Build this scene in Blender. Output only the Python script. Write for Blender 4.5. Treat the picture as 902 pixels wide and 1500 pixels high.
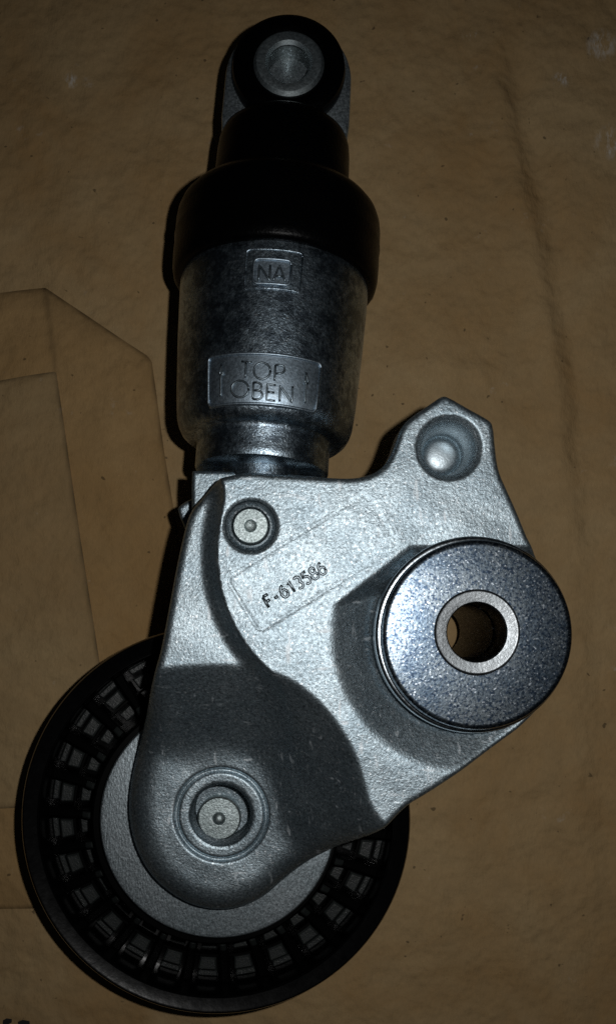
import bpy, bmesh, math, random
import numpy as np
from mathutils import Vector

# ------------------------------------------------------------------ camera, world, lamp, exposure
# working unit: 1 "px" = one photo pixel measured on the paper; the lens hangs HC px above the paper
S = 0.00012                 # metres per px (the pulley comes out about 65 mm across)
CX, CY, HC = 400.0, 920.0, 1400.0
IW, IH = 902.0, 1500.0
LX, LY, LZ = 524.0, 858.0, 1400.0     # the phone's flash, beside its lens

sc = bpy.context.scene
for o in list(bpy.data.objects):
    bpy.data.objects.remove(o)
col = sc.collection

cd = bpy.data.cameras.new('camera'); cam = bpy.data.objects.new('camera', cd); col.objects.link(cam)
cam.location = (0, 0, HC * S)
cd.sensor_fit = 'VERTICAL'; cd.sensor_height = 36; cd.sensor_width = 36
cd.lens = 36 * HC / IH
cd.shift_x = (IW / 2 - CX) / IH
cd.shift_y = (CY - IH / 2) / IH
cd.clip_start = 0.005; cd.clip_end = 5
sc.camera = cam

wd = bpy.data.worlds.new('World'); sc.world = wd; wd.use_nodes = True
bg = wd.node_tree.nodes['Background']
bg.inputs[0].default_value = (0.75, 0.88, 1.0, 1); bg.inputs[1].default_value = 0.004

ld = bpy.data.lights.new('phone_flash', 'SPOT'); ld.energy = 0.33; ld.spot_size = math.radians(112); ld.spot_blend = 1.0; ld.shadow_soft_size = 14 * S
ld.color = (1.0, 0.99, 0.97)
lamp = bpy.data.objects.new('phone_flash', ld); col.objects.link(lamp)
lamp.location = ((LX - CX) * S, -(LY - CY) * S, LZ * S)

vs = sc.view_settings
vs.view_transform = 'Standard'; vs.look = 'None'; vs.gamma = 1; vs.exposure = 0; vs.use_curve_mapping = False
sc.cycles.use_denoising = False
sc.cycles.max_bounces = 6; sc.cycles.sample_clamp_indirect = 1.5

# ------------------------------------------------------------------ helpers
def W(px, py, z):
    """photo pixel seen at height z -> plan position"""
    k = (HC - z) / HC
    return (CX + (px - CX) * k, CY + (py - CY) * k)
def V(x, y, z):
    return ((x - CX) * S, -(y - CY) * S, z * S)

def link(name, me, mat, parent=None, loc=None, smooth=True):
    o = bpy.data.objects.new(name, me); col.objects.link(o)
    if mat is not None and not me.materials:
        me.materials.append(mat)
    if smooth and len(me.polygons):
        me.polygons.foreach_set('use_smooth', [True] * len(me.polygons))
    if loc is not None: o.location = loc
    if parent is not None: o.parent = parent
    return o

def mesh(name, verts, faces, origin=(0, 0, 0), flip=False):
    me = bpy.data.meshes.new(name)
    ox, oy, oz = V(*origin) if origin != (0, 0, 0) else (0, 0, 0)
    vv = [V(*v) for v in verts]
    vv = [(a - ox, b - oy, c - oz) for a, b, c in vv]
    if flip: faces = [tuple(reversed(f)) for f in faces]
    me.from_pydata(vv, [], faces); me.update()
    return me

def fix_normals(me):
    bm = bmesh.new(); bm.from_mesh(me)
    bmesh.ops.recalc_face_normals(bm, faces=bm.faces)
    bm.to_mesh(me); bm.free()

def sharp(me, deg=35):
    """hard edges above an angle"""
    bm = bmesh.new(); bm.from_mesh(me)
    bmesh.ops.recalc_face_normals(bm, faces=bm.faces)
    for e in bm.edges:
        if len(e.link_faces) == 2 and e.calc_face_angle(0) > math.radians(deg): e.smooth = False
    bm.to_mesh(me); bm.free()

def sd_poly(P, poly):
    """signed distance (negative inside) of points P (N,2) to closed polygon"""
    poly = np.asarray(poly, float); out = np.empty(len(P))
    A = poly; B = np.roll(poly, -1, 0); E = B - A; L2 = (E * E).sum(1) + 1e-12
    for i in range(0, len(P), 4000):
        Q = P[i:i + 4000]
        D = Q[:, None, :] - A[None]
        t = np.clip((D * E[None]).sum(2) / L2, 0, 1)
        R = D - t[..., None] * E[None]
        d = np.sqrt((R * R).sum(2)).min(1)
        c = ((A[None, :, 1] > Q[:, None, 1]) != (B[None, :, 1] > Q[:, None, 1]))
        den = np.where(np.abs(E[:, 1]) < 1e-9, 1e-9, E[:, 1])
        xi = A[None, :, 0] + (Q[:, None, 1] - A[None, :, 1]) / den[None] * E[None, :, 0]
        ins = (c & (Q[:, None, 0] < xi)).sum(1) % 2 == 1
        out[i:i + 4000] = np.where(ins, -d, d)
    return out

def chaikin(p, n=2, keep=()):
    p = [tuple(map(float, q)) for q in p]
    for _ in range(n):
        q = []
        for i in range(len(p)):
            a, b = p[i], p[(i + 1) % len(p)]
            q.append((a[0] * .75 + b[0] * .25, a[1] * .75 + b[1] * .25))
            q.append((a[0] * .25 + b[0] * .75, a[1] * .25 + b[1] * .75))
        p = q
    return p

def sstep(t):
    t = np.clip(t, 0, 1); return t * t * (3 - 2 * t)
def smax(a, b, k): return 0.5 * (a + b + np.sqrt((a - b) ** 2 + k * k))
def smin(a, b, k): return 0.5 * (a + b - np.sqrt((a - b) ** 2 + k * k))

def field_mesh(name, sdf, ztop, zbot, box, step, origin=(0, 0, 0), attr=None):
    """solid whose plan is sdf<0, top surface ztop(P, d), underside zbot(P); edges follow the outline"""
    x0, y0, x1, y1 = box
    nx = int((x1 - x0) / step) + 1; ny = int((y1 - y0) / step) + 1
    gx, gy = np.meshgrid(x0 + np.arange(nx) * step, y0 + np.arange(ny) * step)
    P = np.stack([gx.ravel(), gy.ravel()], 1)
    d = sdf(P)
    inside = (d < -0.25 * step).reshape(ny, nx)
    # a cell is kept when its centre is inside; corners lying outside get pulled to the outline
    cc = sdf(P + step / 2).reshape(ny, nx)[:-1, :-1] < 0
    keep = cc
    idx = np.arange(nx * ny).reshape(ny, nx)
    quads = np.stack([idx[:-1, :-1][keep], idx[1:, :-1][keep], idx[1:, 1:][keep], idx[:-1, 1:][keep]], 1)
    # boundary edges
    ecount = {}
    for q in quads:
        for a, b in ((q[0], q[1]), (q[1], q[2]), (q[2], q[3]), (q[3], q[0])):
            k = (min(a, b), max(a, b))
            if k in ecount: ecount[k] = None
            else: ecount[k] = (int(a), int(b))
    bed = [v for v in ecount.values() if v is not None]
    bv = np.array(sorted({v for e in bed for v in e}))
    Q = P[bv].copy(); eps = 0.4
    for _ in range(4):
        dd = sdf(Q)
        gxn = sdf(Q + [eps, 0]) - sdf(Q - [eps, 0]); gyn = sdf(Q + [0, eps]) - sdf(Q - [0, eps])
        g = np.stack([gxn, gyn], 1) / (2 * eps); n = np.sqrt((g * g).sum(1)) + 1e-9
        Q -= (dd / n)[:, None] * (g / n[:, None])
    P[bv] = Q
    used = np.unique(quads); remap = -np.ones(nx * ny, int); remap[used] = np.arange(len(used))
    PU = P[used]; dU = sdf(PU); isb = np.zeros(len(used), bool); isb[remap[bv]] = True
    dU[isb] = 0
    zt = ztop(PU, dU); zb = zbot(PU)
    n = len(used)
    verts = [(PU[i, 0], PU[i, 1], zt[i]) for i in range(n)] + [(PU[i, 0], PU[i, 1], zb[i]) for i in range(n)]
    faces = [tuple(int(v) for v in remap[q]) for q in quads]
    faces += [tuple(int(v) + n for v in remap[q][::-1]) for q in quads]
    # side walls with their own vertices, so the rim stays crisp
    wmap = {}
    def wv(i, lvl):
        k = (i, lvl)
        if k not in wmap:
            j = remap[i]; wmap[k] = len(verts)
            verts.append((PU[j, 0], PU[j, 1], zt[j] if lvl == 0 else zb[j]))
        return wmap[k]
    for a, b in bed:
        faces.append((wv(a, 0), wv(a, 1), wv(b, 1), wv(b, 0)))
    me = mesh(name, verts, faces, origin)
    if attr is not None:
        at = me.attributes.new('edge', 'FLOAT', 'POINT')
        vals = np.zeros(len(verts)); vals[:n] = attr(PU, dU)
        at.data.foreach_set('value', vals.astype(np.float32))
    return me

def lathe(name, prof, cx, cy, n=64, closed=False, origin=None, deg=30):
    """profile of (radius, z) turned round a vertical axis at plan (cx, cy)"""
    verts, faces = [], []; m = len(prof)
    rings = []
    for r, z in prof:
        if r < 1e-6:
            rings.append([len(verts)]); verts.append((cx, cy, z))
        else:
            k = len(verts); rings.append(list(range(k, k + n)))
            for i in range(n):
                a = 2 * math.pi * i / n; verts.append((cx + r * math.cos(a), cy + r * math.sin(a), z))
    last = m if closed else m - 1
    for j in range(last):
        A, B = rings[j], rings[(j + 1) % m]
        for i in range(n):
            i2 = (i + 1) % n
            if len(A) == 1 and len(B) == 1: continue
            if len(A) == 1: faces.append((A[0], B[i2], B[i]))
            elif len(B) == 1: faces.append((A[i], A[i2], B[0]))
            else: faces.append((A[i], A[i2], B[i2], B[i]))
    me = mesh(name, verts, faces, origin or (0, 0, 0))
    sharp(me, deg)
    return me

# --- the damper's axis: it leans a little and dips towards the eye, which rests on the paper
TILT = math.radians(3.8); DIP = math.radians(7.0)
ZA = 165.0
_ax, _ay = W(386, 649, ZA)
A0 = Vector((_ax, _ay, ZA))
AD = Vector((math.sin(TILT) * math.cos(DIP), -math.cos(TILT) * math.cos(DIP), -math.sin(DIP)))   # along the axis
AU = Vector((0, 0, 1)); AU = (AU - AD * AU.dot(AD)).normalized()                                   # up, square to it
AR = Vector((math.cos(TILT), math.sin(TILT), 0))                                                   # to the right
def AX(t, phi, r):
    p = A0 + AD * t + (AU * math.cos(phi) + AR * math.sin(phi)) * r
    return (p.x, p.y, p.z)
def axis_lathe(name, prof, n=96, origin=None, deg=40):
    verts, faces, rings = [], [], []
    for t, r in prof:
        if r < 1e-6: rings.append([len(verts)]); verts.append(AX(t, 0, 0))
        else:
            k = len(verts); rings.append(list(range(k, k + n)))
            verts += [AX(t, 2 * math.pi * i / n, r) for i in range(n)]
    for A, B in zip(rings, rings[1:]):
        for i in range(n):
            i2 = (i + 1) % n
            if len(A) == 1: faces.append((A[0], B[i2], B[i]))
            elif len(B) == 1: faces.append((A[i], A[i2], B[0]))
            else: faces.append((A[i], A[i2], B[i2], B[i]))
    me = mesh(name, verts, faces, origin or (0, 0, 0)); sharp(me, deg)
    return me
def on_body(px, py, prof, dr=0.0):
    """where the sight line through a photo pixel meets the turned body -> (t, phi)"""
    cam_ = Vector((CX, CY, HC)); g = Vector((px, py, 0)); dirv = (g - cam_).normalized()
    ts = [q[0] for q in prof]; rs = [q[1] for q in prof]
    lo = 900.0
    while lo < 1500:
        p = cam_ + dirv * lo; q = p - A0; t = q.dot(AD)
        rad = math.hypot(q.dot(AU), q.dot(AR))
        if rad < np.interp(t, ts, rs) + dr:
            return t, math.atan2(q.dot(AR), q.dot(AU))
        lo += 0.5
    return t, math.atan2(q.dot(AR), q.dot(AU))

def tubes(name, lines, r, origin=None, n=6):
    """round-ended bars along 3-D polylines, all one mesh"""
    verts, faces = [], []
    for L in lines:
        pts = [Vector(p) for p in L]; m = len(pts); base = len(verts)
        rr = r
        for i, p in enumerate(pts):
            d = (pts[min(i + 1, m - 1)] - pts[max(i - 1, 0)]).normalized()
            u = d.cross(Vector((0, 0, 1)))
            u = u.normalized() if u.length > 1e-6 else Vector((1, 0, 0))
            w = u.cross(d)
            for k in range(n):
                a = 2 * math.pi * k / n
                q = p + (u * math.cos(a) + w * math.sin(a)) * rr
                verts.append(tuple(q))
        for i in range(m - 1):
            for k in range(n):
                k2 = (k + 1) % n
                faces.append((base + i * n + k, base + i * n + k2, base + (i + 1) * n + k2, base + (i + 1) * n + k))
        faces.append(tuple(base + k for k in range(n))[::-1])
        faces.append(tuple(base + (m - 1) * n + k for k in range(n)))
    me = mesh(name, verts, faces, origin or (0, 0, 0)); fix_normals(me)
    return me

def arc(cx, cy, rx, ry, a0, a1, n=14):
    return [(cx + rx * math.cos(math.radians(a0 + (a1 - a0) * i / n)), cy + ry * math.sin(math.radians(a0 + (a1 - a0) * i / n))) for i in range(n + 1)]

# ------------------------------------------------------------------ materials
class NT:
    def __init__(s, name):
        s.m = bpy.data.materials.new(name); s.m.use_nodes = True; s.t = s.m.node_tree
        s.b = s.t.nodes['Principled BSDF']; s.o = s.t.nodes['Material Output']
        s.tc = s.t.nodes.new('ShaderNodeTexCoord')
    def n(s, typ, **kw):
        x = s.t.nodes.new(typ)
        for k, v in kw.items():
            if isinstance(k, str) and hasattr(x, k) and k not in x.inputs: setattr(x, k, v)
            else: x.inputs[k].default_value = v
        return x
    def l(s, a, b): s.t.links.new(a, b)
    def noise(s, per_px, detail=3, rough=.55, stretch=None, dist=0, seed=0):
        x = s.n('ShaderNodeTexNoise'); x.inputs['Scale'].default_value = per_px / S
        x.inputs['Detail'].default_value = detail; x.inputs['Roughness'].default_value = rough
        x.inputs['Distortion'].default_value = dist
        mp = s.n('ShaderNodeMapping'); s.l(s.tc.outputs['Object'], mp.inputs[0])
        mp.inputs['Location'].default_value = (seed * .013, seed * .007, seed * .011)
        if stretch: mp.inputs['Scale'].default_value = stretch[:3]; mp.inputs['Rotation'].default_value = (0, 0, stretch[3])
        s.l(mp.outputs[0], x.inputs['Vector'])
        return x.outputs['Fac']
    def ramp(s, fac, stops):
        r = s.n('ShaderNodeValToRGB'); s.l(fac, r.inputs[0]); e = r.color_ramp.elements
        while len(e) < len(stops): e.new(.5)
        for k, (p, c) in enumerate(stops):
            e[k].position = p; e[k].color = (c, c, c, 1) if not isinstance(c, tuple) else (*c, 1)
        return r.outputs[0]
    def mix(s, fac, a, b, mode='MIX'):
        x = s.n('ShaderNodeMix', data_type='RGBA', blend_type=mode)
        for i, v in ((0, fac), (6, a), (7, b)):
            if isinstance(v, (int, float)): x.inputs[i].default_value = v
            elif isinstance(v, tuple): x.inputs[i].default_value = (*v, 1)
            else: s.l(v, x.inputs[i])
        return x.outputs[2]
    def math(s, op, a, b=0.0, clamp=False):
        x = s.n('ShaderNodeMath', operation=op); x.use_clamp = clamp
        for i, v in ((0, a), (1, b)):
            if isinstance(v, (int, float)): x.inputs[i].default_value = v
            else: s.l(v, x.inputs[i])
        return x.outputs[0]
    def bump(s, h, dist_px, strength=1.0, prev=None):
        x = s.n('ShaderNodeBump'); x.inputs['Strength'].default_value = strength
        x.inputs['Distance'].default_value = dist_px * S; s.l(h, x.inputs['Height'])
        if prev is not None: s.l(prev, x.inputs['Normal'])
        return x.outputs[0]
    def set(s, **kw):
        names = dict(col='Base Color', rough='Roughness', metal='Metallic', spec='Specular IOR Level', normal='Normal')
        for k, v in kw.items():
            i = s.b.inputs[names[k]]
            if isinstance(v, tuple): i.default_value = (*v, 1)
            elif isinstance(v, (int, float)): i.default_value = v
            else: s.l(v, i)
        return s

def aluminium(name, c0, c1, rough, grain=1.0, dark=None, scratch=True, dist=1.1, streak=None, speck=.8, metal=1.0):
    m = NT(name)
    big = m.noise(1 / 60., 4, .6)
    c = m.mix(m.ramp(big, [(.35, 0.), (.68, 1.)]), c0, c1)
    fine = m.noise(1 / 2.8, 3, .65, seed=3)
    c = m.mix(m.ramp(fine, [(.32, speck), (.54, 0.)]), c, tuple(v * .40 for v in c0))
    c = m.mix(m.ramp(m.noise(1 / 3.4, 2, .6, seed=17), [(.60, 0.), (.72, speck)]), c, (.80, .86, .90))
    if dark:
        d = m.noise(1 / 15., 5, .72, seed=5); d2 = m.noise(1 / 70., 3, .5, seed=9)
        f = m.ramp(m.math('ADD', d, m.math('MULTIPLY', m.math('SUBTRACT', d2, .5), .55)), [(.41, 0.), (.57, 1.)])
        c = m.mix(f, dark, c)
    r0 = m.math('ADD', m.math('MULTIPLY', m.noise(1 / 4., 4, .65, seed=2), .36), rough - .18)
    nrm = m.bump(m.noise(1 / 2.6, 3, .65, stretch=streak, seed=1), dist * grain)
    nrm = m.bump(m.noise(1 / 9., 3, .55, seed=4), .8 * grain, prev=nrm)
    if scratch:      # short bright nicks and rub marks
        s1 = m.noise(1 / 9., 2, .5, stretch=(1, .22, 1, .7), seed=7)
        s2 = m.noise(1 / 8., 2, .5, stretch=(.2, 1, 1, .35), seed=8)
        msk = m.ramp(m.noise(1 / 40., 2, .5, seed=11), [(.36, 0.), (.55, 1.)])
        f = m.math('MULTIPLY', m.math('MAXIMUM', m.ramp(s1, [(.655, 0.), (.72, 1.)]), m.ramp(s2, [(.665, 0.), (.73, 1.)])), msk)
        c = m.mix(m.math('MULTIPLY', f, .75), c, (.78, .84, .88))
        r0 = m.math('ADD', r0, m.math('MULTIPLY', f, .12))
    m.set(col=c, rough=r0, metal=metal, normal=nrm)
    return m.m

M = {}
M['cast'] = aluminium('cast_aluminium', (.315, .395, .445), (.45, .535, .58), .43, .44, speck=.85, metal=.93)
M['body'] = aluminium('stained_aluminium', (.40, .51, .60), (.54, .65, .73), .35, .45, dark=(.165, .21, .255), scratch=False)
M['hub'] = aluminium('stamped_steel', (.46, .54, .58), (.56, .63, .67), .52, .6, scratch=False, streak=(1, .35, 1, .9))
M['plate'] = aluminium('moulded_plate', (.36, .45, .53), (.40, .49, .57), .46, .22, scratch=False, speck=.3)
M['letter'] = aluminium('raised_letters', (.20, .25, .285), (.25, .30, .335), .42, .10, scratch=False, speck=.2)
M['number'] = aluminium('cast_number', (.27, .335, .375), (.34, .40, .44), .43, .12, scratch=False, speck=.4)
M['pin'] = aluminium('pin_steel', (.46, .54, .55), (.52, .60, .60), .5, .5, scratch=False)
M['dull'] = aluminium('dull_bore', (.20, .25, .28), (.26, .31, .34), .5, .5, scratch=False)
M['polished'] = aluminium('polished_rim', (.38, .43, .47), (.46, .51, .55), .26, .10, scratch=False, speck=.15)
M['cup'] = aluminium('machined_cup', (.44, .51, .55), (.52, .59, .63), .44, .2, scratch=False, speck=.3)
M['eye_sleeve'] = aluminium('eye_steel', (.42, .49, .52), (.50, .57, .59), .48, .2, scratch=False, speck=.3)
M['bore_eye'] = aluminium('bright_bore', (.20, .22, .22), (.26, .28, .28), .30, .12, scratch=False)
M['bore'] = aluminium('shaded_bore', (.006, .006, .006), (.010, .010, .010), .42, .15, scratch=False)  # near-black colour stands in for the shade down the pivot bore
M['sleeve'] = aluminium('turned_steel', (.24, .265, .28), (.30, .32, .335), .38, .22, scratch=False, speck=.3)

m = NT('zinc_plate')
big = m.noise(1 / 45., 4, .6)
c = m.mix(m.ramp(big, [(.35, 0.), (.65, 1.)]), (.095, .13, .17), (.20, .235, .26))
c = m.mix(m.ramp(m.noise(1 / 2.8, 2, .6, seed=3), [(.38, 1.), (.54, 0.)]), c, (.035, .055, .09))
c = m.mix(m.ramp(m.noise(1 / 3.0, 2, .6, seed=13), [(.60, 0.), (.70, 1.)]), c, (.55, .61, .67))
vo = m.n('ShaderNodeTexVoronoi'); vo.inputs['Scale'].default_value = 1 / 3.4 / S; m.l(m.tc.outputs['Object'], vo.inputs['Vector'])
nrm = m.bump(vo.outputs['Distance'], .06); nrm = m.bump(m.noise(1 / 2.4, 3, .75, seed=6), .10, prev=nrm)
m.set(col=c, rough=m.math('ADD', m.math('MULTIPLY', m.noise(1 / 4., 3, .6), .24), .20), metal=1.0, normal=nrm); M['zinc'] = m.m

m = NT('black_rubber')
m.set(col=(.0008, .0009, .0011), rough=m.math('ADD', m.math('MULTIPLY', m.noise(1 / 14., 4, .6), .16), .24), spec=.08,
      normal=m.bump(m.noise(1 / 5., 3, .6), .5)); M['rubber'] = m.m
m = NT('black_plastic')
m.set(col=(.0012, .0013, .0014), rough=m.math('ADD', m.math('MULTIPLY', m.noise(1 / 10., 4, .6), .10), .13), spec=.40,
      normal=m.bump(m.noise(1 / 6., 3, .6), .10)); M['plastic'] = m.m
m = NT('grey_plastic')
m.set(col=m.mix(m.noise(1 / 20., 3, .6), (.012, .0145, .0145), (.024, .028, .027)), rough=.42, spec=.5,
      normal=m.bump(m.noise(1 / 3., 3, .6), .6)); M['tile'] = m.m
m = NT('matte_black_plastic'); m.set(col=(.0012, .0013, .0013), rough=.42, spec=.08); M['matte'] = m.m

def paper(name, base, var, edge=False):
    m = NT(name)
    a = m.noise(1 / 210., 5, .6, dist=.6); b = m.noise(1 / 38., 4, .62, seed=3); f = m.noise(1 / 3.4, 3, .7, stretch=(1, .45, 1, .15), seed=6)
    c = m.mix(m.ramp(a, [(.34, 0.), (.66, 1.)]), base, var)
    c = m.mix(m.math('MULTIPLY', m.ramp(b, [(.38, 1.), (.62, 0.)]), .30), c, tuple(v * .70 for v in base))
    c = m.mix(m.math('MULTIPLY', m.ramp(f, [(.30, 1.), (.60, 0.)]), .26), c, tuple(v * .55 for v in base))
    # flecks of bark in the pulp
    sp = m.noise(1 / 11., 1, .4, seed=12)
    c = m.mix(m.ramp(sp, [(.765, 0.), (.80, .75)]), c, tuple(v * .22 for v in base))
    # whitish rubbed patches
    w = m.math('MULTIPLY', m.ramp(m.noise(1 / 46., 4, .7, seed=21), [(.66, 0.), (.78, 1.)]), m.ramp(m.noise(1 / 9., 3, .7, seed=22), [(.4, 0.), (.7, 1.)]))
    c = m.mix(m.math('MULTIPLY', w, .5), c, (.6, .57, .52))
    # chalky scuffs near the far corner
    for sx, sy, sr in ((882, 62, 26), (824, 112, 16), (898, 205, 30), (690, 48, 14), (104, 116, 13)):
        mp = m.n('ShaderNodeVectorMath', operation='DISTANCE'); m.l(m.tc.outputs['Object'], mp.inputs[0]); mp.inputs[1].default_value = V(sx, sy, -6)
        g = m.math('SUBTRACT', 1.0, m.math('DIVIDE', mp.outputs['Value'], sr * S), True)
        g = m.math('MULTIPLY', m.math('MULTIPLY', g, 1.6, True), m.ramp(m.noise(1 / 11., 4, .75, stretch=(1, .4, 1, .8), seed=31), [(.46, 0.), (.66, 1.)]))
        c = m.mix(m.math('MULTIPLY', g, .8), c, (.66, .64, .60))
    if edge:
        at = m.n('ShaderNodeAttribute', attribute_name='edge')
        c = m.mix(m.math('MULTIPLY', at.outputs['Fac'], .68), c, tuple(v * .16 for v in base))  # crease shade painted into the colour along flap rims and folds
    nrm = m.bump(f, .9); nrm = m.bump(m.noise(1 / 26., 4, .6, seed=9), 2.2, prev=nrm); nrm = m.bump(m.noise(1 / 95., 3, .6, seed=15), 20., prev=nrm)
    m.set(col=c, rough=.82, spec=.18, normal=nrm)
    return m.m
M['paper'] = paper('kraft_paper', (.425, .298, .152), (.350, .216, .092))
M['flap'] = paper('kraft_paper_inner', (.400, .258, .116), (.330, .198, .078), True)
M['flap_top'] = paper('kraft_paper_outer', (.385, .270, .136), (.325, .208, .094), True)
m = NT('black_ink'); m.set(col=(.012, .01, .009), rough=.7); M['ink'] = m.m

# ------------------------------------------------------------------ the paper underneath
def paper_z(P):
    x, y = P[:, 0], P[:, 1]
    z = 2.2 * np.sin(x / 170. + 1.1) * np.sin(y / 230. + .4) + 1.2 * np.sin(x / 71. + y / 113.)
    xc = np.interp(y, [60, 130, 330, 560, 800, 1200, 1500], [735, 745, 790, 832, 850, 872, 880])         # soft pressed crease on the right
    fade = sstep((y - 20) / 110.) * (.3 + .7 * sstep((900 - y) / 350.)) * sstep((1450 - y) / 300.)
    u = (x - xc) / 20.
    z += fade * (7.5 * np.exp(-((u + .9) ** 2)) - 7.5 * np.exp(-((u - .9) ** 2)))
    yc = 395 + 14 * np.sin(x / 60.)                                                 # cross wrinkle
    z += 2.5 * np.exp(-((y - yc - (x - 600) * -.12) / 14.) ** 2) * sstep((x - 560) / 70.) * sstep((820 - x) / 70.)
    z += 6.0 * np.exp(-((y - 540 - (x - 600) * .05) / 26.) ** 2) * sstep((x - 500) / 60.) * sstep((760 - x) / 60.)
    return z - 6.0

step = 8
xs = np.arange(-700, 1700, step); ys = np.arange(-700, 2300, step)
gx, gy = np.meshgrid(xs, ys); P = np.stack([gx.ravel(), gy.ravel()], 1); pz = paper_z(P)
nx_, ny_ = len(xs), len(ys)
vv = [(P[i, 0], P[i, 1], pz[i]) for i in range(len(P))]
ff = [(j * nx_ + i, (j + 1) * nx_ + i, (j + 1) * nx_ + i + 1, j * nx_ + i + 1) for j in range(ny_ - 1) for i in range(nx_ - 1)]
ground = link('kraft_paper', mesh('kraft_paper', vv, ff), M['paper'])
ground['kind'] = 'structure'; ground['label'] = 'creased brown kraft paper the part lies on'

def flap(name, poly, lift, mat, box):
    sdf = lambda Q: sd_poly(Q, poly)
    wob = lambda Q: 0.8 * np.sin(Q[:, 0] / 23. + Q[:, 1] / 31.)
    zt = lambda Q, d: paper_z(Q) + lift + wob(Q) * .6 - 1.5 * np.clip(1 + d / 5., 0, 1)
    zb = lambda Q: paper_z(Q) + lift - 3.0
    def seg(Q, a, b):
        a = np.array(a, float); e = np.array(b, float) - a; t = np.clip(((Q - a) @ e) / (e @ e), 0, 1)
        return np.hypot(*(Q - a - t[:, None] * e).T)
    cr = lambda Q: .55 * np.exp(-(seg(Q, (66, 420), (82, 546)) / 4.) ** 2) + .30 * np.clip(1 - seg(Q, (72, 432), (150, 482)) / 34., 0, 1)  # painted shade of the fold line and the corner beside it
    at = lambda Q, d: (cr(Q) if lift < 5 else 0) + np.clip(1 + d / 6., 0, 1) * (.55 + .45 * np.sin(Q[:, 0] / 19. + Q[:, 1] / 27.) ** 2) + .16 * np.clip(1 + d / 46., 0, 1) ** 2  # weight of the painted shade: thin line at the rim, softer band inside
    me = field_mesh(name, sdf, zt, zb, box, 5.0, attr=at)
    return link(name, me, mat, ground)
polyA = [(-400, 436), (0, 428), (30, 424), (66, 420), (140, 470), (180, 497), (215, 520), (222, 528), (228, 570), (240, 660), (258, 770), (286, 960), (300, 1180), (300, 1318), (150, 1330), (0, 1333), (-400, 1340)]
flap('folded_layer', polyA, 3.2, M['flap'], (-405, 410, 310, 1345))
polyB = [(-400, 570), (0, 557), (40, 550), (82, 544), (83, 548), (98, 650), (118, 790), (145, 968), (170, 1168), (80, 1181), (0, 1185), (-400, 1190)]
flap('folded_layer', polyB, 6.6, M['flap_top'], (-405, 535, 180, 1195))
# blots of black print at the paper's edge
for pl in ([(4, 1496), (9, 1493), (17, 1494), (17, 1499), (10, 1503), (5, 1520), (2, 1520)], [(26, 1498), (33, 1495), (43, 1497), (44, 1508), (36, 1520), (27, 1516)]):
    z0 = float(paper_z(np.array([pl[0]]))[0]) + .9
    link('printed_mark', mesh('printed_mark', [(x, y, z0) for x, y in pl], [tuple(range(len(pl)))[::-1]]), M['ink'], ground)

# ------------------------------------------------------------------ the tensioner: an Empty at its base
PC = W(316, 1202, 120)                     # pulley axle, in plan
ten = bpy.data.objects.new('belt_tensioner', None); col.objects.link(ten)
ten.location = V(PC[0], PC[1], 0)
ten['label'] = 'silver and black hydraulic belt tensioner lying on brown kraft paper'; ten['category'] = 'belt tensioner'
O = (PC[0], PC[1], 0.0)
def part(name, me, mat, parent=ten):
    return link(name, me, mat, parent)

# ---- pulley
ZR = 120.0; k = (HC - ZR) / HC
RO = 286 * k
prof = [(150, 0), (RO - 14, 0), (RO - 4, 4), (RO, 14), (RO, 26), (RO - 12, 32), (RO - 13, 100), (RO - 1, 106), (RO, 110), (RO - .6, 115), (RO - 2.5, 118.5), (RO - 4.5, 119.5), (RO - 6.5, 119),
        (RO - 20, 112.5), (RO - 21, 112.4), (RO - 22, 113.4), (RO - 23.4, 113.4), (RO - 24.6, 111), (RO - 26, 40), (150, 40), (150, 0)]
pulley = part('pulley', lathe('pulley', prof, *PC, n=128, origin=O), M['plastic'])
# hub seat wall and middle hoop inside the pulley
part('inner_hoop', lathe('inner_hoop', [(166, 40), (166, 118), (163, 122), (150, 122)], *PC, n=96, origin=O), M['matte'], pulley)
NR = 27
def shared(name, me, mat, ang, parent):
    o = link(name, me, mat, parent, smooth=False); o.rotation_euler = (0, 0, ang); return o
def bar_mesh(name, r0, r1, w0, w1, z0, z1a, z1b, b):
    """radial bar with a bevelled top; w0/w1 half widths at the two ends"""
    vs_ = []
    def sec(r, w, z1):
        return [(r, -w, z0), (r, -w, z1 - b), (r, -w + b, z1), (r, w - b, z1), (r, w, z1 - b), (r, w, z0)]
    A = sec(r0, w0, z1a - b); A2 = sec(r0 + b, w0, z1a); B2 = sec(r1 - b, w1, z1b); B = sec(r1, w1, z1b - b)
    rows = [A, A2, B2, B]
    vs_ = [((x) * S, -(y) * S, z * S) for q in rows for x, y, z in q]
    fs = []
    for j in range(3):
        for i in range(5): fs.append((j * 6 + i, j * 6 + i + 1, j * 6 + 6 + i + 1, j * 6 + 6 + i))
    fs += [tuple(range(6)), tuple(range(18, 24))]
    me = bpy.data.meshes.new(name); me.from_pydata(vs_, [], fs); fix_normals(me); return me
rib = bar_mesh('rib', 164, RO - 25, 5, 7, 38, 92, 72, 2.5)
nub = bar_mesh('rib_tip', 172, 184, 4, 4, 86, 100, 94, 2.5)
t_in = bar_mesh('inner_tile', 180, 195, 9.5, 11, 38, 52, 52, 1.8)
t_mid = bar_mesh('middle_tile', 203.5, 221, 11, 13, 38, 64, 64, 2.2)
t_out = bar_mesh('outer_tile', 227, RO - 26, 13, 14.5, 38, 46, 46, 1.5)
hoop = lathe('pocket_hoop', [(199.5, 40), (199.5, 62), (202, 62), (202, 40)], *PC, n=96, origin=O); part('pocket_hoop', hoop, M['matte'], pulley)
off = math.radians(180 - 7.3)
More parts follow.
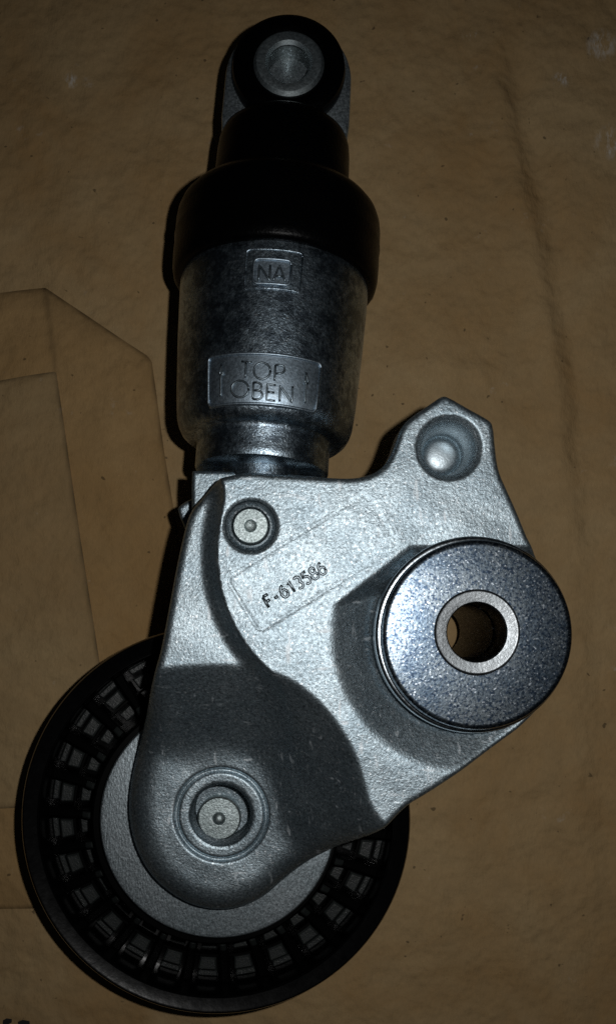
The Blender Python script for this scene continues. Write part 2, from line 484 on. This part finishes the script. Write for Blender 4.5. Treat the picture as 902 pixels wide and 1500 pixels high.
for i in range(NR):
    a = off + i * 2 * math.pi / NR; h = a + math.pi / NR
    shared('rib', rib, M['matte'], h, pulley)
    shared('rib_tip', nub, M['tile'], h, pulley)
    shared('inner_tile', t_in, M['tile'], a, pulley)
    shared('middle_tile', t_mid, M['tile'], a, pulley)
    shared('outer_tile', t_out, M['tile'], a, pulley)
# steel dust disc on the pulley hub
HZ = 142.0; kh = (HC - HZ) / HC; HP = W(319, 1202, HZ); RH = 173 * kh
part('hub_disc', lathe('hub_disc', [(40, HZ - 16), (RH - 3, HZ - 16), (RH, HZ - 13), (RH, HZ - 4), (RH - 2, HZ - 1), (RH - 6, HZ), (40, HZ + 2)], *HP, n=128, origin=O), M['hub'], ten)

# ---- the cast arm
ZP, ZL, ZB, ZD = 285.0, 261.0, 198.0, 248.0
def Wl(pts, z): return [W(x, y, z) for x, y in pts]
out_pts = []
out_pts += Wl([(344, 694), (362, 690), (400, 693), (470, 698), (518, 700), (545, 694), (563, 682), (575, 662), (583, 640)], ZP)
out_pts += Wl([(588, 625), (600, 611), (634, 588), (648, 578), (656, 578), (690, 598), (718, 613), (724, 621), (727, 655), (731, 688), (744, 716), (760, 752), (782, 806)], ZP)
out_pts += Wl([(815, 850), (830, 930), (808, 1020), (768, 1062), (740, 1082)], 265)
out_pts += Wl([(690, 1114), (620, 1160), (590, 1177)], 260)
out_pts += Wl([(545, 1200), (480, 1246), (420, 1292)], 190)
out_pts += Wl([(380, 1322), (330, 1336), (275, 1328), (225, 1292), (197, 1245), (186, 1195), (190, 1140)], 170)
out_pts += Wl([(203, 1080), (218, 1030)], 200)
out_pts += Wl([(232, 975), (240, 945), (250, 890), (262, 825), (271, 785), (280, 752), (299, 731), (320, 709)], 235)
OUT = chaikin(out_pts, 2)
LOBE = chaikin(Wl([(312, 690), (327, 715), (322, 745), (314, 790), (315, 840), (325, 885), (345, 930), (372, 966), (400, 992), (412, 1035), (405, 1090), (385, 1160), (360, 1260), (330, 1600), (-200, 1600), (-200, 690)], ZP), 2)
POCK = chaikin(Wl([(-300, 985), (120, 982)], 240) + Wl([(230, 978), (290, 974), (350, 973)], 246) + Wl([(395, 982), (440, 1003), (485, 1046), (518, 1098), (535, 1150), (545, 1190), (640, 1300), (700, 2000), (-300, 2000)], ZP), 2)
H_LUG = (*W(658, 655, ZP), 43 * .796); H_RIV = (*W(367, 770, ZP), 38 * .796); H_BOLT = (*W(324, 1194, ZB), 47 * .858)
WC = W(694, 930, 300); H_PIV = (*W(698, 926, 312), 47.0)
BC = W(324, 1194, ZB)
DL0, DL1 = W(490, 888, ZP), W(590, 810, ZP)
def circ(P, c): return np.hypot(P[:, 0] - c[0], P[:, 1] - c[1]) - c[2]
def arm_sdf(P):
    d = sd_poly(P, OUT)
    for c in (H_LUG, H_RIV, H_BOLT, H_PIV): d = np.maximum(d, -circ(P, c))
    return d
rc = np.array(W(458, 824, ZP)); ra = math.radians(-31.5)
def rect_sd(P):
    q = P - rc; u = q[:, 0] * math.cos(ra) + q[:, 1] * math.sin(ra); v = -q[:, 0] * math.sin(ra) + q[:, 1] * math.cos(ra)
    a = np.abs(u) - 120 * .8 + 8; b = np.abs(v) - 46 * .8 + 8
    return np.hypot(np.maximum(a, 0), np.maximum(b, 0)) + np.minimum(np.maximum(a, b), 0) - 8
def arm_top(P, d):
    dl = -sd_poly(P, LOBE); dp = -sd_poly(P, POCK)
    z = ZP - (ZP - ZL) * (1 - (1 - np.clip((dl + 3 + .3 * np.clip(dp, 0, 90)) / (24. + .9 * np.clip(dp, 0, 90)), 0, 1)) ** 2.3)
    dp = 0.5 * (dp + np.sqrt(dp * dp + 20)) - 1.4
    lw = (ZP - z) / (ZP - ZL)
    z = smax(z - (.82 - .24 * lw) * np.clip(dp, 0, None), ZB, 12) - 1.5
    # sloping seat round the pivot washer
    r = np.hypot(P[:, 0] - WC[0], P[:, 1] - WC[1]); R2 = 203 * .796
    ln = np.array([DL1[0] - DL0[0], DL1[1] - DL0[1]]); ln /= np.hypot(*ln)
    dn = (P[:, 0] - DL0[0]) * -ln[1] + (P[:, 1] - DL0[1]) * ln[0]
    dr = np.minimum(np.minimum(.56 * (R2 - r), 1.2 * dn), 1.2 * (P[:, 1] - W(0, 800, ZP)[1]))
    dr = 0.5 * (dr + np.sqrt(dr * dr + 16)) - .8
    z = z - np.clip(smin(dr, ZP - ZD, 6), 0, None)
    # scribed number panel
    rs = rect_sd(P); z = z - .5 * sstep((1.5 - rs) / 3) - 1.0 * np.exp(-(rs / 1.4) ** 2) * (.35 + .65 * sstep((W(545, 0, ZP)[0] - P[:, 0]) / 60.))
    # bolt boss: turned groove and ring
    rb = np.hypot(P[:, 0] - BC[0], P[:, 1] - BC[1])
    z = z - 6.5 * np.exp(-((rb - 66 * .858) / 2.4) ** 2)
    # rolled edges
    do = -sd_poly(P, OUT); boss = sstep((P[:, 1] - W(0, 985, 240)[1]) / 70.) * sstep((W(560, 0, 240)[0] - P[:, 0]) / 60.)
    left = sstep((W(330, 0, 240)[0] - P[:, 0]) / 40.)
    Rr = 8 + 3 * left + 32 * boss
    e = np.clip(1 - do / Rr, 0, 1); z = z - Rr * (1 - np.clip(1 - e ** 2.3, 0, 1) ** (1 / 2.3))
    for c, ch in ((H_LUG, 5.), (H_RIV, 3.), (H_BOLT, 1.2)):
        z = z - np.clip(ch - circ(P, c), 0, ch) * .8
    # uneven casting skin
    z = z + .5 * np.sin(P[:, 0] / 17. + 1.3 * np.sin(P[:, 1] / 23.)) * np.sin(P[:, 1] / 19.)
    return z
def arm_bot(P):
    f = sstep((P[:, 1] - W(0, 960, 220)[1]) / 60.) * sstep((W(560, 0, 240)[0] - P[:, 0]) / 50.)
    return 222 - f * (222 - 145.5)
bx = np.array(OUT)
arm = part('arm', field_mesh('arm', arm_sdf, arm_top, arm_bot, (bx[:, 0].min() - 4, bx[:, 1].min() - 4, bx[:, 0].max() + 4, bx[:, 1].max() + 4), 2.0, origin=O), M['cast'])

# blind hole in the lug
x, y, r = H_LUG
part('lug_bore', lathe('lug_bore', [(r + .2, ZP - 6), (r - 2.0, ZP - 8), (r - 2.6, ZP - 9), (r - 8.5, ZP - 46), (r - 8.8, ZP - 54), (r - 9.3, ZP - 60), (r - 10, ZP - 61), (r - 11.5, ZP - 58), (r - 14, ZP - 55.5), (r - 18, ZP - 53.6), (r - 24, ZP - 52.4), (0, ZP - 52)], x, y, n=64, origin=O, deg=60), M['cup'], arm)
# rivet
x, y, r = H_RIV
part('rivet_seat', lathe('rivet_seat', [(r + .2, ZP - 4), (r - 1, ZP - 9), (r - 4, ZP - 11), (r - 5.2, ZP - 7.5), (r - 7.5, ZP - 7), (r - 9, ZP - 13), (20, ZP - 15)], x, y, n=64, origin=O), M['dull'], arm)
part('rivet', lathe('rivet', [(21.5, ZP - 16), (20.5, ZP - 3.5), (19.5, ZP - 2.5), (7.5, ZP - 2.2), (6, ZP - 4.5), (3, ZP - 6), (0, ZP - 6.2)], x, y, n=48, origin=O), M['pin'], arm)
# threaded bolt hole with the pin end inside
x, y, r = H_BOLT
pr = [(r + .2, ZB - 2)]
for q in range(10):
    pr += [(r - 1.0, ZB - 4 - q * 4.2), (r - 3.6, ZB - 6 - q * 4.2)]
pr += [(r - 5, ZB - 46), (25, ZB - 47), (0, ZB - 47)]
part('thread', lathe('thread', pr, x, y, n=64, origin=O), M['dull'], arm)
part('bolt_end', lathe('bolt_end', [(28.5, ZB - 48), (28, ZB - 33), (26, ZB - 31), (8.4, ZB - 30.6), (7.6, ZB - 29), (5.5, ZB - 26.2), (3, ZB - 24.8), (0, ZB - 24.2)], *W(321, 1199, ZB - 31), n=48, origin=O), M['pin'], arm)

# raised part number on the arm
GL = {
 'F': [[(0, 0), (0, 1)], [(0, 1), (.6, 1)], [(0, .52), (.5, .52)]],
 '-': [[(.05, .42), (.5, .42)]],
 '6': [arc(.32, .32, .32, .32, 0, 360), [(.02, .40), (.10, .70), (.28, .92), (.52, 1.0)]],
 '1': [[(.1, .78), (.38, 1), (.38, 0)]],
 '3': [arc(.30, .74, .27, .26, 150, -80), arc(.30, .27, .31, .27, 85, -150)],
 '5': [[(.56, 1), (.12, 1), (.06, .54)], arc(.30, .32, .31, .32, 125, -145)],
 '8': [arc(.31, .75, .25, .25, 0, 360), arc(.31, .26, .31, .26, 0, 360)],
}
def arm_z1(x, y):
    P = np.array([[x, y]]); return float(arm_top(P, arm_sdf(P))[0])
bxs = np.array(W(394, 890, ZP)); ub = np.array([math.cos(math.radians(31.2)), -math.sin(math.radians(31.2))]); up = np.array([-ub[1] * -1, -ub[0]])
up = np.array([-math.sin(math.radians(31.2)), -math.cos(math.radians(31.2))])
lines = []
hh = 18 * .796; adv = 12.9 * .796
for i, ch in enumerate('F-613586'):
    for st in GL[ch]:
        L = []
        for gxp, gyp in st:
            p = bxs + ub * (i * adv + gxp * hh * .82) + up * (gyp * hh)
            L.append((p[0], p[1], ZP - 2.0))
        lines.append(L)
part('part_number', tubes('part_number', lines, 2.0, O, n=8), M['number'], arm)

# ---- pivot: plated washer on its sleeve
zw = 312.0; kw = (HC - zw) / HC; WX, WY = W(699, 930, zw); RW = 140 * kw
HX, HY = W(698, 926, zw)
part('pivot_washer', lathe('pivot_washer', [(60 * kw, zw), (62 * kw, zw), (RW - 7, zw), (RW - 4.5, zw - .2), (RW - 1.5, zw - 2), (RW, zw - 5), (RW, zw - 20), (60 * kw, zw - 20)], WX, WY, n=128, origin=O), M['zinc'])
fl = [(RW - 20, zw - 21), (RW - 1, zw - 21)] + [(RW + 1 + 5 * math.sin(math.radians(a)), zw - 26 + 5 * math.cos(math.radians(a))) for a in range(0, 91, 15)] + [(RW + 6, zw - 44), (RW + 4, zw - 47), (RW - 20, zw - 47)]
part('washer_rim', lathe('washer_rim', fl, WX, WY, n=128, origin=O), M['polished'])
part('spacer', lathe('spacer', [(RW - 3, zw - 46), (RW - 3, 228)], WX, WY, n=96, origin=O), M['dull'])
r1, r0 = 63 * kw, 43 * kw
part('pivot_sleeve', lathe('pivot_sleeve', [(r1, zw - 20), (r1, zw + .5), (r1 - 1.2, zw + 1.8), (r1 - 2.4, zw + 1), (r1 - 3, zw + .9), (r1 - 4, zw + .8), (r0 + 3, zw + .4), (r0 + 1.5, zw + .2), (r0, zw - 2.5)], HX, HY, n=96, origin=O, deg=20), M['sleeve'])
part('pivot_bore', lathe('pivot_bore', [(r0, zw - 2.5), (r0, zw - 60), (r0 - 1.2, zw - 62), (r0 - 1.2, zw - 110), (r0, zw - 112), (r0, 40), (r1, 40), (r1, zw - 20)], HX, HY, n=96, origin=O), M['bore'])
part('pivot_housing', lathe('pivot_housing', [(r1 - 1, 60), (100, 60), (104, 64), (104, 223)], WX, WY, n=64, origin=O), M['cast'])

# ---- damper: piston neck, body, rubber boot, eye
ka = (HC - ZA) / HC
BODY = [(-1, 112), (1.5, 115.5), (6, 120.5), (14, 125), (24, 128), (50, 131), (140, 136.5), (205, 139), (225, 139.5), (240, 138)]
BODY = [(t * ka * 1.02, r * ka) for t, r in BODY]
neck = [(-150, 58), (-48, 58), (-48, 92), (-46.5, 95.5), (-43, 97), (-36, 97), (-8, 97), (-3, 98.5), (1, 103), (2, 112)]
part('piston_neck', axis_lathe('piston_neck', [(t * ka, r * ka) for t, r in neck], origin=O), M['body'])
body = part('damper_body', axis_lathe('damper_body', [(0, 60)] + BODY + [(BODY[-1][0] + 10, 60)], origin=O, n=128), M['body'])
boot = [(234, 120), (233, 141), (235, 146), (240, 149), (250, 151), (270, 151.5), (288, 151), (296, 152), (304, 151), (320, 151), (332, 149.5), (342, 146), (351, 139), (356, 128), (358, 114), (359, 107), (361, 102.5), (367, 100.5), (388, 100), (396, 101), (408, 100), (440, 99), (454, 97.5), (464, 94), (471, 86), (474, 72), (475, 50), (475, 0)]
part('rubber_boot', axis_lathe('rubber_boot', [(t * ka * 1.02, r * ka * 1.012) for t, r in boot], origin=O, n=128), M['rubber'])

# moulded plaques and lettering on the body
ts_ = [q[0] for q in BODY]; rs_ = [q[1] for q in BODY]
def Rb(t): return float(np.interp(t, ts_, rs_))
def plaque(name, c4, h, mat, frame=None, nphi=36, nt=12):
    """patch raised by h over the body; c4 = photo corners tl, tr, br, bl"""
    q = [on_body(x, y, BODY) for x, y in c4]
    t1 = (q[0][0] + q[1][0]) / 2; t0 = (q[2][0] + q[3][0]) / 2; p0 = (q[0][1] + q[3][1]) / 2; p1 = (q[1][1] + q[2][1]) / 2
    bt = 3.0; bp = 3.0 / 118; rad = 9.0
    def sup(u, v):                                   # squircle so the corners are rounded
        return u, v
    tt = [t0 - bt] + [t0 + (t1 - t0) * i / nt for i in range(nt + 1)] + [t1 + bt]
    pp = [p0 - bp] + [p0 + (p1 - p0) * i / nphi for i in range(nphi + 1)] + [p1 + bp]
    vs_, fs = [], []
    for a, t in enumerate(tt):
        for b, p in enumerate(pp):
            rim = a in (0, len(tt) - 1) or b in (0, len(pp) - 1)
            vs_.append(AX(t, p, Rb(t) + (-1.5 if rim else h)))
    n = len(pp)
    for a in range(len(tt) - 1):
        for b in range(n - 1): fs.append((a * n + b, a * n + b + 1, (a + 1) * n + b + 1, (a + 1) * n + b))
    me = mesh(name, vs_, fs, O); sharp(me, 30)
    o = part(name, me, mat, body)
    if frame:
        fr, fh = frame; cr = 5.0
        L = []
        def add(t, p): L.append(AX(t, p, Rb(t) + fh))
        R_ = 118.
        for (tc, pc, a0) in ((t1 - cr, p1 - cr / R_, 0), (t1 - cr, p0 + cr / R_, 90), (t0 + cr, p0 + cr / R_, 180), (t0 + cr, p1 - cr / R_, 270)):
            for a in range(0, 91, 15):
                an = math.radians(a0 + a); add(tc + cr * math.sin(an), pc + cr / R_ * math.cos(an))
            if a0 in (0, 180):
                for j in range(1, 24):
                    if a0 == 0: add(t1, (p1 - cr / R_) + (p0 - p1 + 2 * cr / R_) * j / 24)
                    else: add(t0, (p0 + cr / R_) + (p1 - p0 - 2 * cr / R_) * j / 24)
        L.append(L[0])
        part(name + '_border', tubes(name + '_border', [L], fr, O, n=8), mat, body)
    return o
def px_lines(lines, h):
    out = []
    for L in lines:
        D = []
        for (x0, y0), (x1, y1) in zip(L, L[1:]):
            n = max(1, int(math.hypot(x1 - x0, y1 - y0) / 4))
            D += [(x0 + (x1 - x0) * i / n, y0 + (y1 - y0) * i / n) for i in range(n)]
        D.append(L[-1])
        q = []
        for x, y in D:
            t, p = on_body(x, y, BODY, h); q.append(AX(t, p, Rb(t) + h))
        out.append(q)
    return out
plaque('plaque', [(310, 521), (465, 537), (462, 605), (307, 598)], 2.0, M['plate'], frame=(1.7, 2.4))
T_ = [[(354, 529.5), (369, 531)], [(361, 530), (359.5, 553.5)]]
O1 = [arc(384, 543.5, 12, 12, 0, 360, 24)]
P_ = [[(403.5, 535), (402, 558)], [(403.5, 535)] + arc(409.5, 541, 7.5, 6, -85, 80, 10) + [(403, 547.3)]]
part('lettering', tubes('lettering', px_lines(T_ + O1 + P_, 2.5), 1.35, O, n=8), M['letter'], body)
O2 = [arc(351.8, 570, 12.6, 12.2, 0, 360, 24)]
B_ = [[(371.6, 560.3), (370.4, 584.6)], [(371.6, 560.3)] + arc(377, 566.2, 6, 5.6, -85, 85, 8) + [(371.2, 572)], [(371.2, 572)] + arc(377, 578.6, 7.4, 6.6, -85, 85, 8) + [(370.4, 584.6)]]
E_ = [[(404, 564.6), (391.6, 563), (390.4, 585.6), (403, 587.4)], [(391, 574), (402, 575.2)]]
N_ = [[(409.4, 588.6), (410.2, 565), (427.4, 590), (428.6, 566)]]
part('lettering', tubes('lettering', px_lines(O2 + B_ + E_ + N_, 2.5), 1.35, O, n=8), M['letter'], body)
for (xa, ya, xb, yb) in ((323.3, 581, 324.6, 533), (446.3, 591, 448.4, 546)):
    dx = xb - xa
    ln_ = [[(xa, ya), (xb, yb)], [(xb, yb), (xb - 2.6, yb + 16)], [(xb, yb), (xb + 2.6, yb + 16)], [(xb - 2.6, yb + 16), (xb + 2.6, yb + 16)]]
    part('arrow', tubes('arrow', px_lines(ln_, 2.4), 1.2, O), M['letter'], body)
plaque('stamp_panel', [(361, 366), (442, 372), (440, 428), (359, 424)], .9, M['body'], frame=(1.1, .8))
plaque('stamp_box', [(373, 381), (425, 384), (425, 420), (372, 417)], 2.0, M['plate'], frame=(1.7, 2.6))
NA = [[(379, 411), (380, 388), (395, 411), (396, 388.5)], [(400, 411.5), (409.5, 389), (418, 413)], [(403.5, 404.5), (414.5, 405.5)]]
part('lettering', tubes('lettering', px_lines(NA, 3.4), 1.35, O, n=8), M['letter'], body)

# ---- clevis block and tab between neck and arm
def slab(name, pts, z0, z1, mat, parent=ten, r=4, zt=None):
    P_l = chaikin(pts, 1); a = np.array(P_l)
    top = lambda Q, d: np.full(len(Q), z1) + (0 if zt is None else zt(Q)) - r * (1 - np.sqrt(np.clip(1 - np.clip(1 + d / r, 0, 1) ** 2, 0, 1)))
    me = field_mesh(name, lambda Q: sd_poly(Q, P_l), top, lambda Q: np.full(len(Q), z0), (a[:, 0].min() - 3, a[:, 1].min() - 3, a[:, 0].max() + 3, a[:, 1].max() + 3), 2.0, origin=O)
    return part(name, me, mat, parent)
slab('clevis', Wl([(281, 692), (286, 690), (400, 694), (480, 700), (482, 705), (482, 800), (400, 830), (300, 800), (282, 770)], 205), 120, 212, M['cast'])
slab('side_tab', Wl([(260, 748), (264, 740), (282, 730), (330, 720), (330, 800), (284, 800), (276, 786)], 160), 90, 165, M['cast'])

# ---- eye: metal ring, rubber bushing, steel sleeve; turned square to the damper's axis
EK = W(422, 95, 160)
# centre of the eye on the axis: distance along the axis where the plan y matches
q = Vector((EK[0], EK[1], 0)) - A0
te = q.dot(AD) / (AD.x ** 2 + AD.y ** 2) - 24
EC = A0 + AD * te
def EYE(u, v, w): 
    p = EC + AR * u + AD * v + AU * w; return (p.x, p.y, p.z)
def eye_lathe(name, prof, n=72, deg=35):
    verts, faces, rings = [], [], []
    for r, w in prof:
        kk = len(verts); rings.append(range(kk, kk + n))
        verts += [EYE(r * math.cos(2 * math.pi * i / n), r * math.sin(2 * math.pi * i / n), w) for i in range(n)]
    for A, B in zip(rings, rings[1:]):
        for i in range(n): faces.append((A[i], A[(i + 1) % n], B[(i + 1) % n], B[i]))
    me = mesh(name, verts, faces, O); sharp(me, deg); return me
ke = .90
RE, RB_ = 93 * ke, 84 * ke
# metal eye: stadium running down into the boot
ST = [(RE * math.cos(math.radians(a)), RE * math.sin(math.radians(a))) for a in range(0, 181, 5)] + [(-RE - 1, -60), (-RE + 2, -95), (RE - 2, -95), (RE + 1, -60)]
verts, faces = [], []
wl = [(-40, .96), (-36, 1.0), (22, 1.0), (27, .985), (29, .95), (29.5, .6)]
for w, f in wl: verts += [EYE(x * f, y * f, w) for x, y in ST]
n = len(ST)
for j in range(len(wl) - 1):
    for i in range(n): faces.append((j * n + i, j * n + (i + 1) % n, (j + 1) * n + (i + 1) % n, (j + 1) * n + i))
faces.append(tuple(range((len(wl) - 1) * n, len(wl) * n))); faces.append(tuple(range(n))[::-1])
me = mesh('eye', verts, faces, O); sharp(me, 40)
eye = part('eye', me, M['hub'])
part('bushing', eye_lathe('bushing', [(RB_ - 4, 20), (RB_ - 1, 40), (RB_ - 3, 50), (RB_ - 10, 55), (58 * ke, 56), (51 * ke, 53), (50 * ke, 46)]), M['rubber'], eye)
part('sleeve', eye_lathe('sleeve', [(51 * ke, 40), (51 * ke, 53), (47 * ke, 57.5), (45 * ke, 58), (34 * ke, 57.5), (30 * ke, 53)]), M['eye_sleeve'], eye)
part('sleeve_bore', eye_lathe('sleeve_bore', [(30 * ke, 53), (29.3 * ke, 51), (29.3 * ke, -55)]), M['bore_eye'], eye)
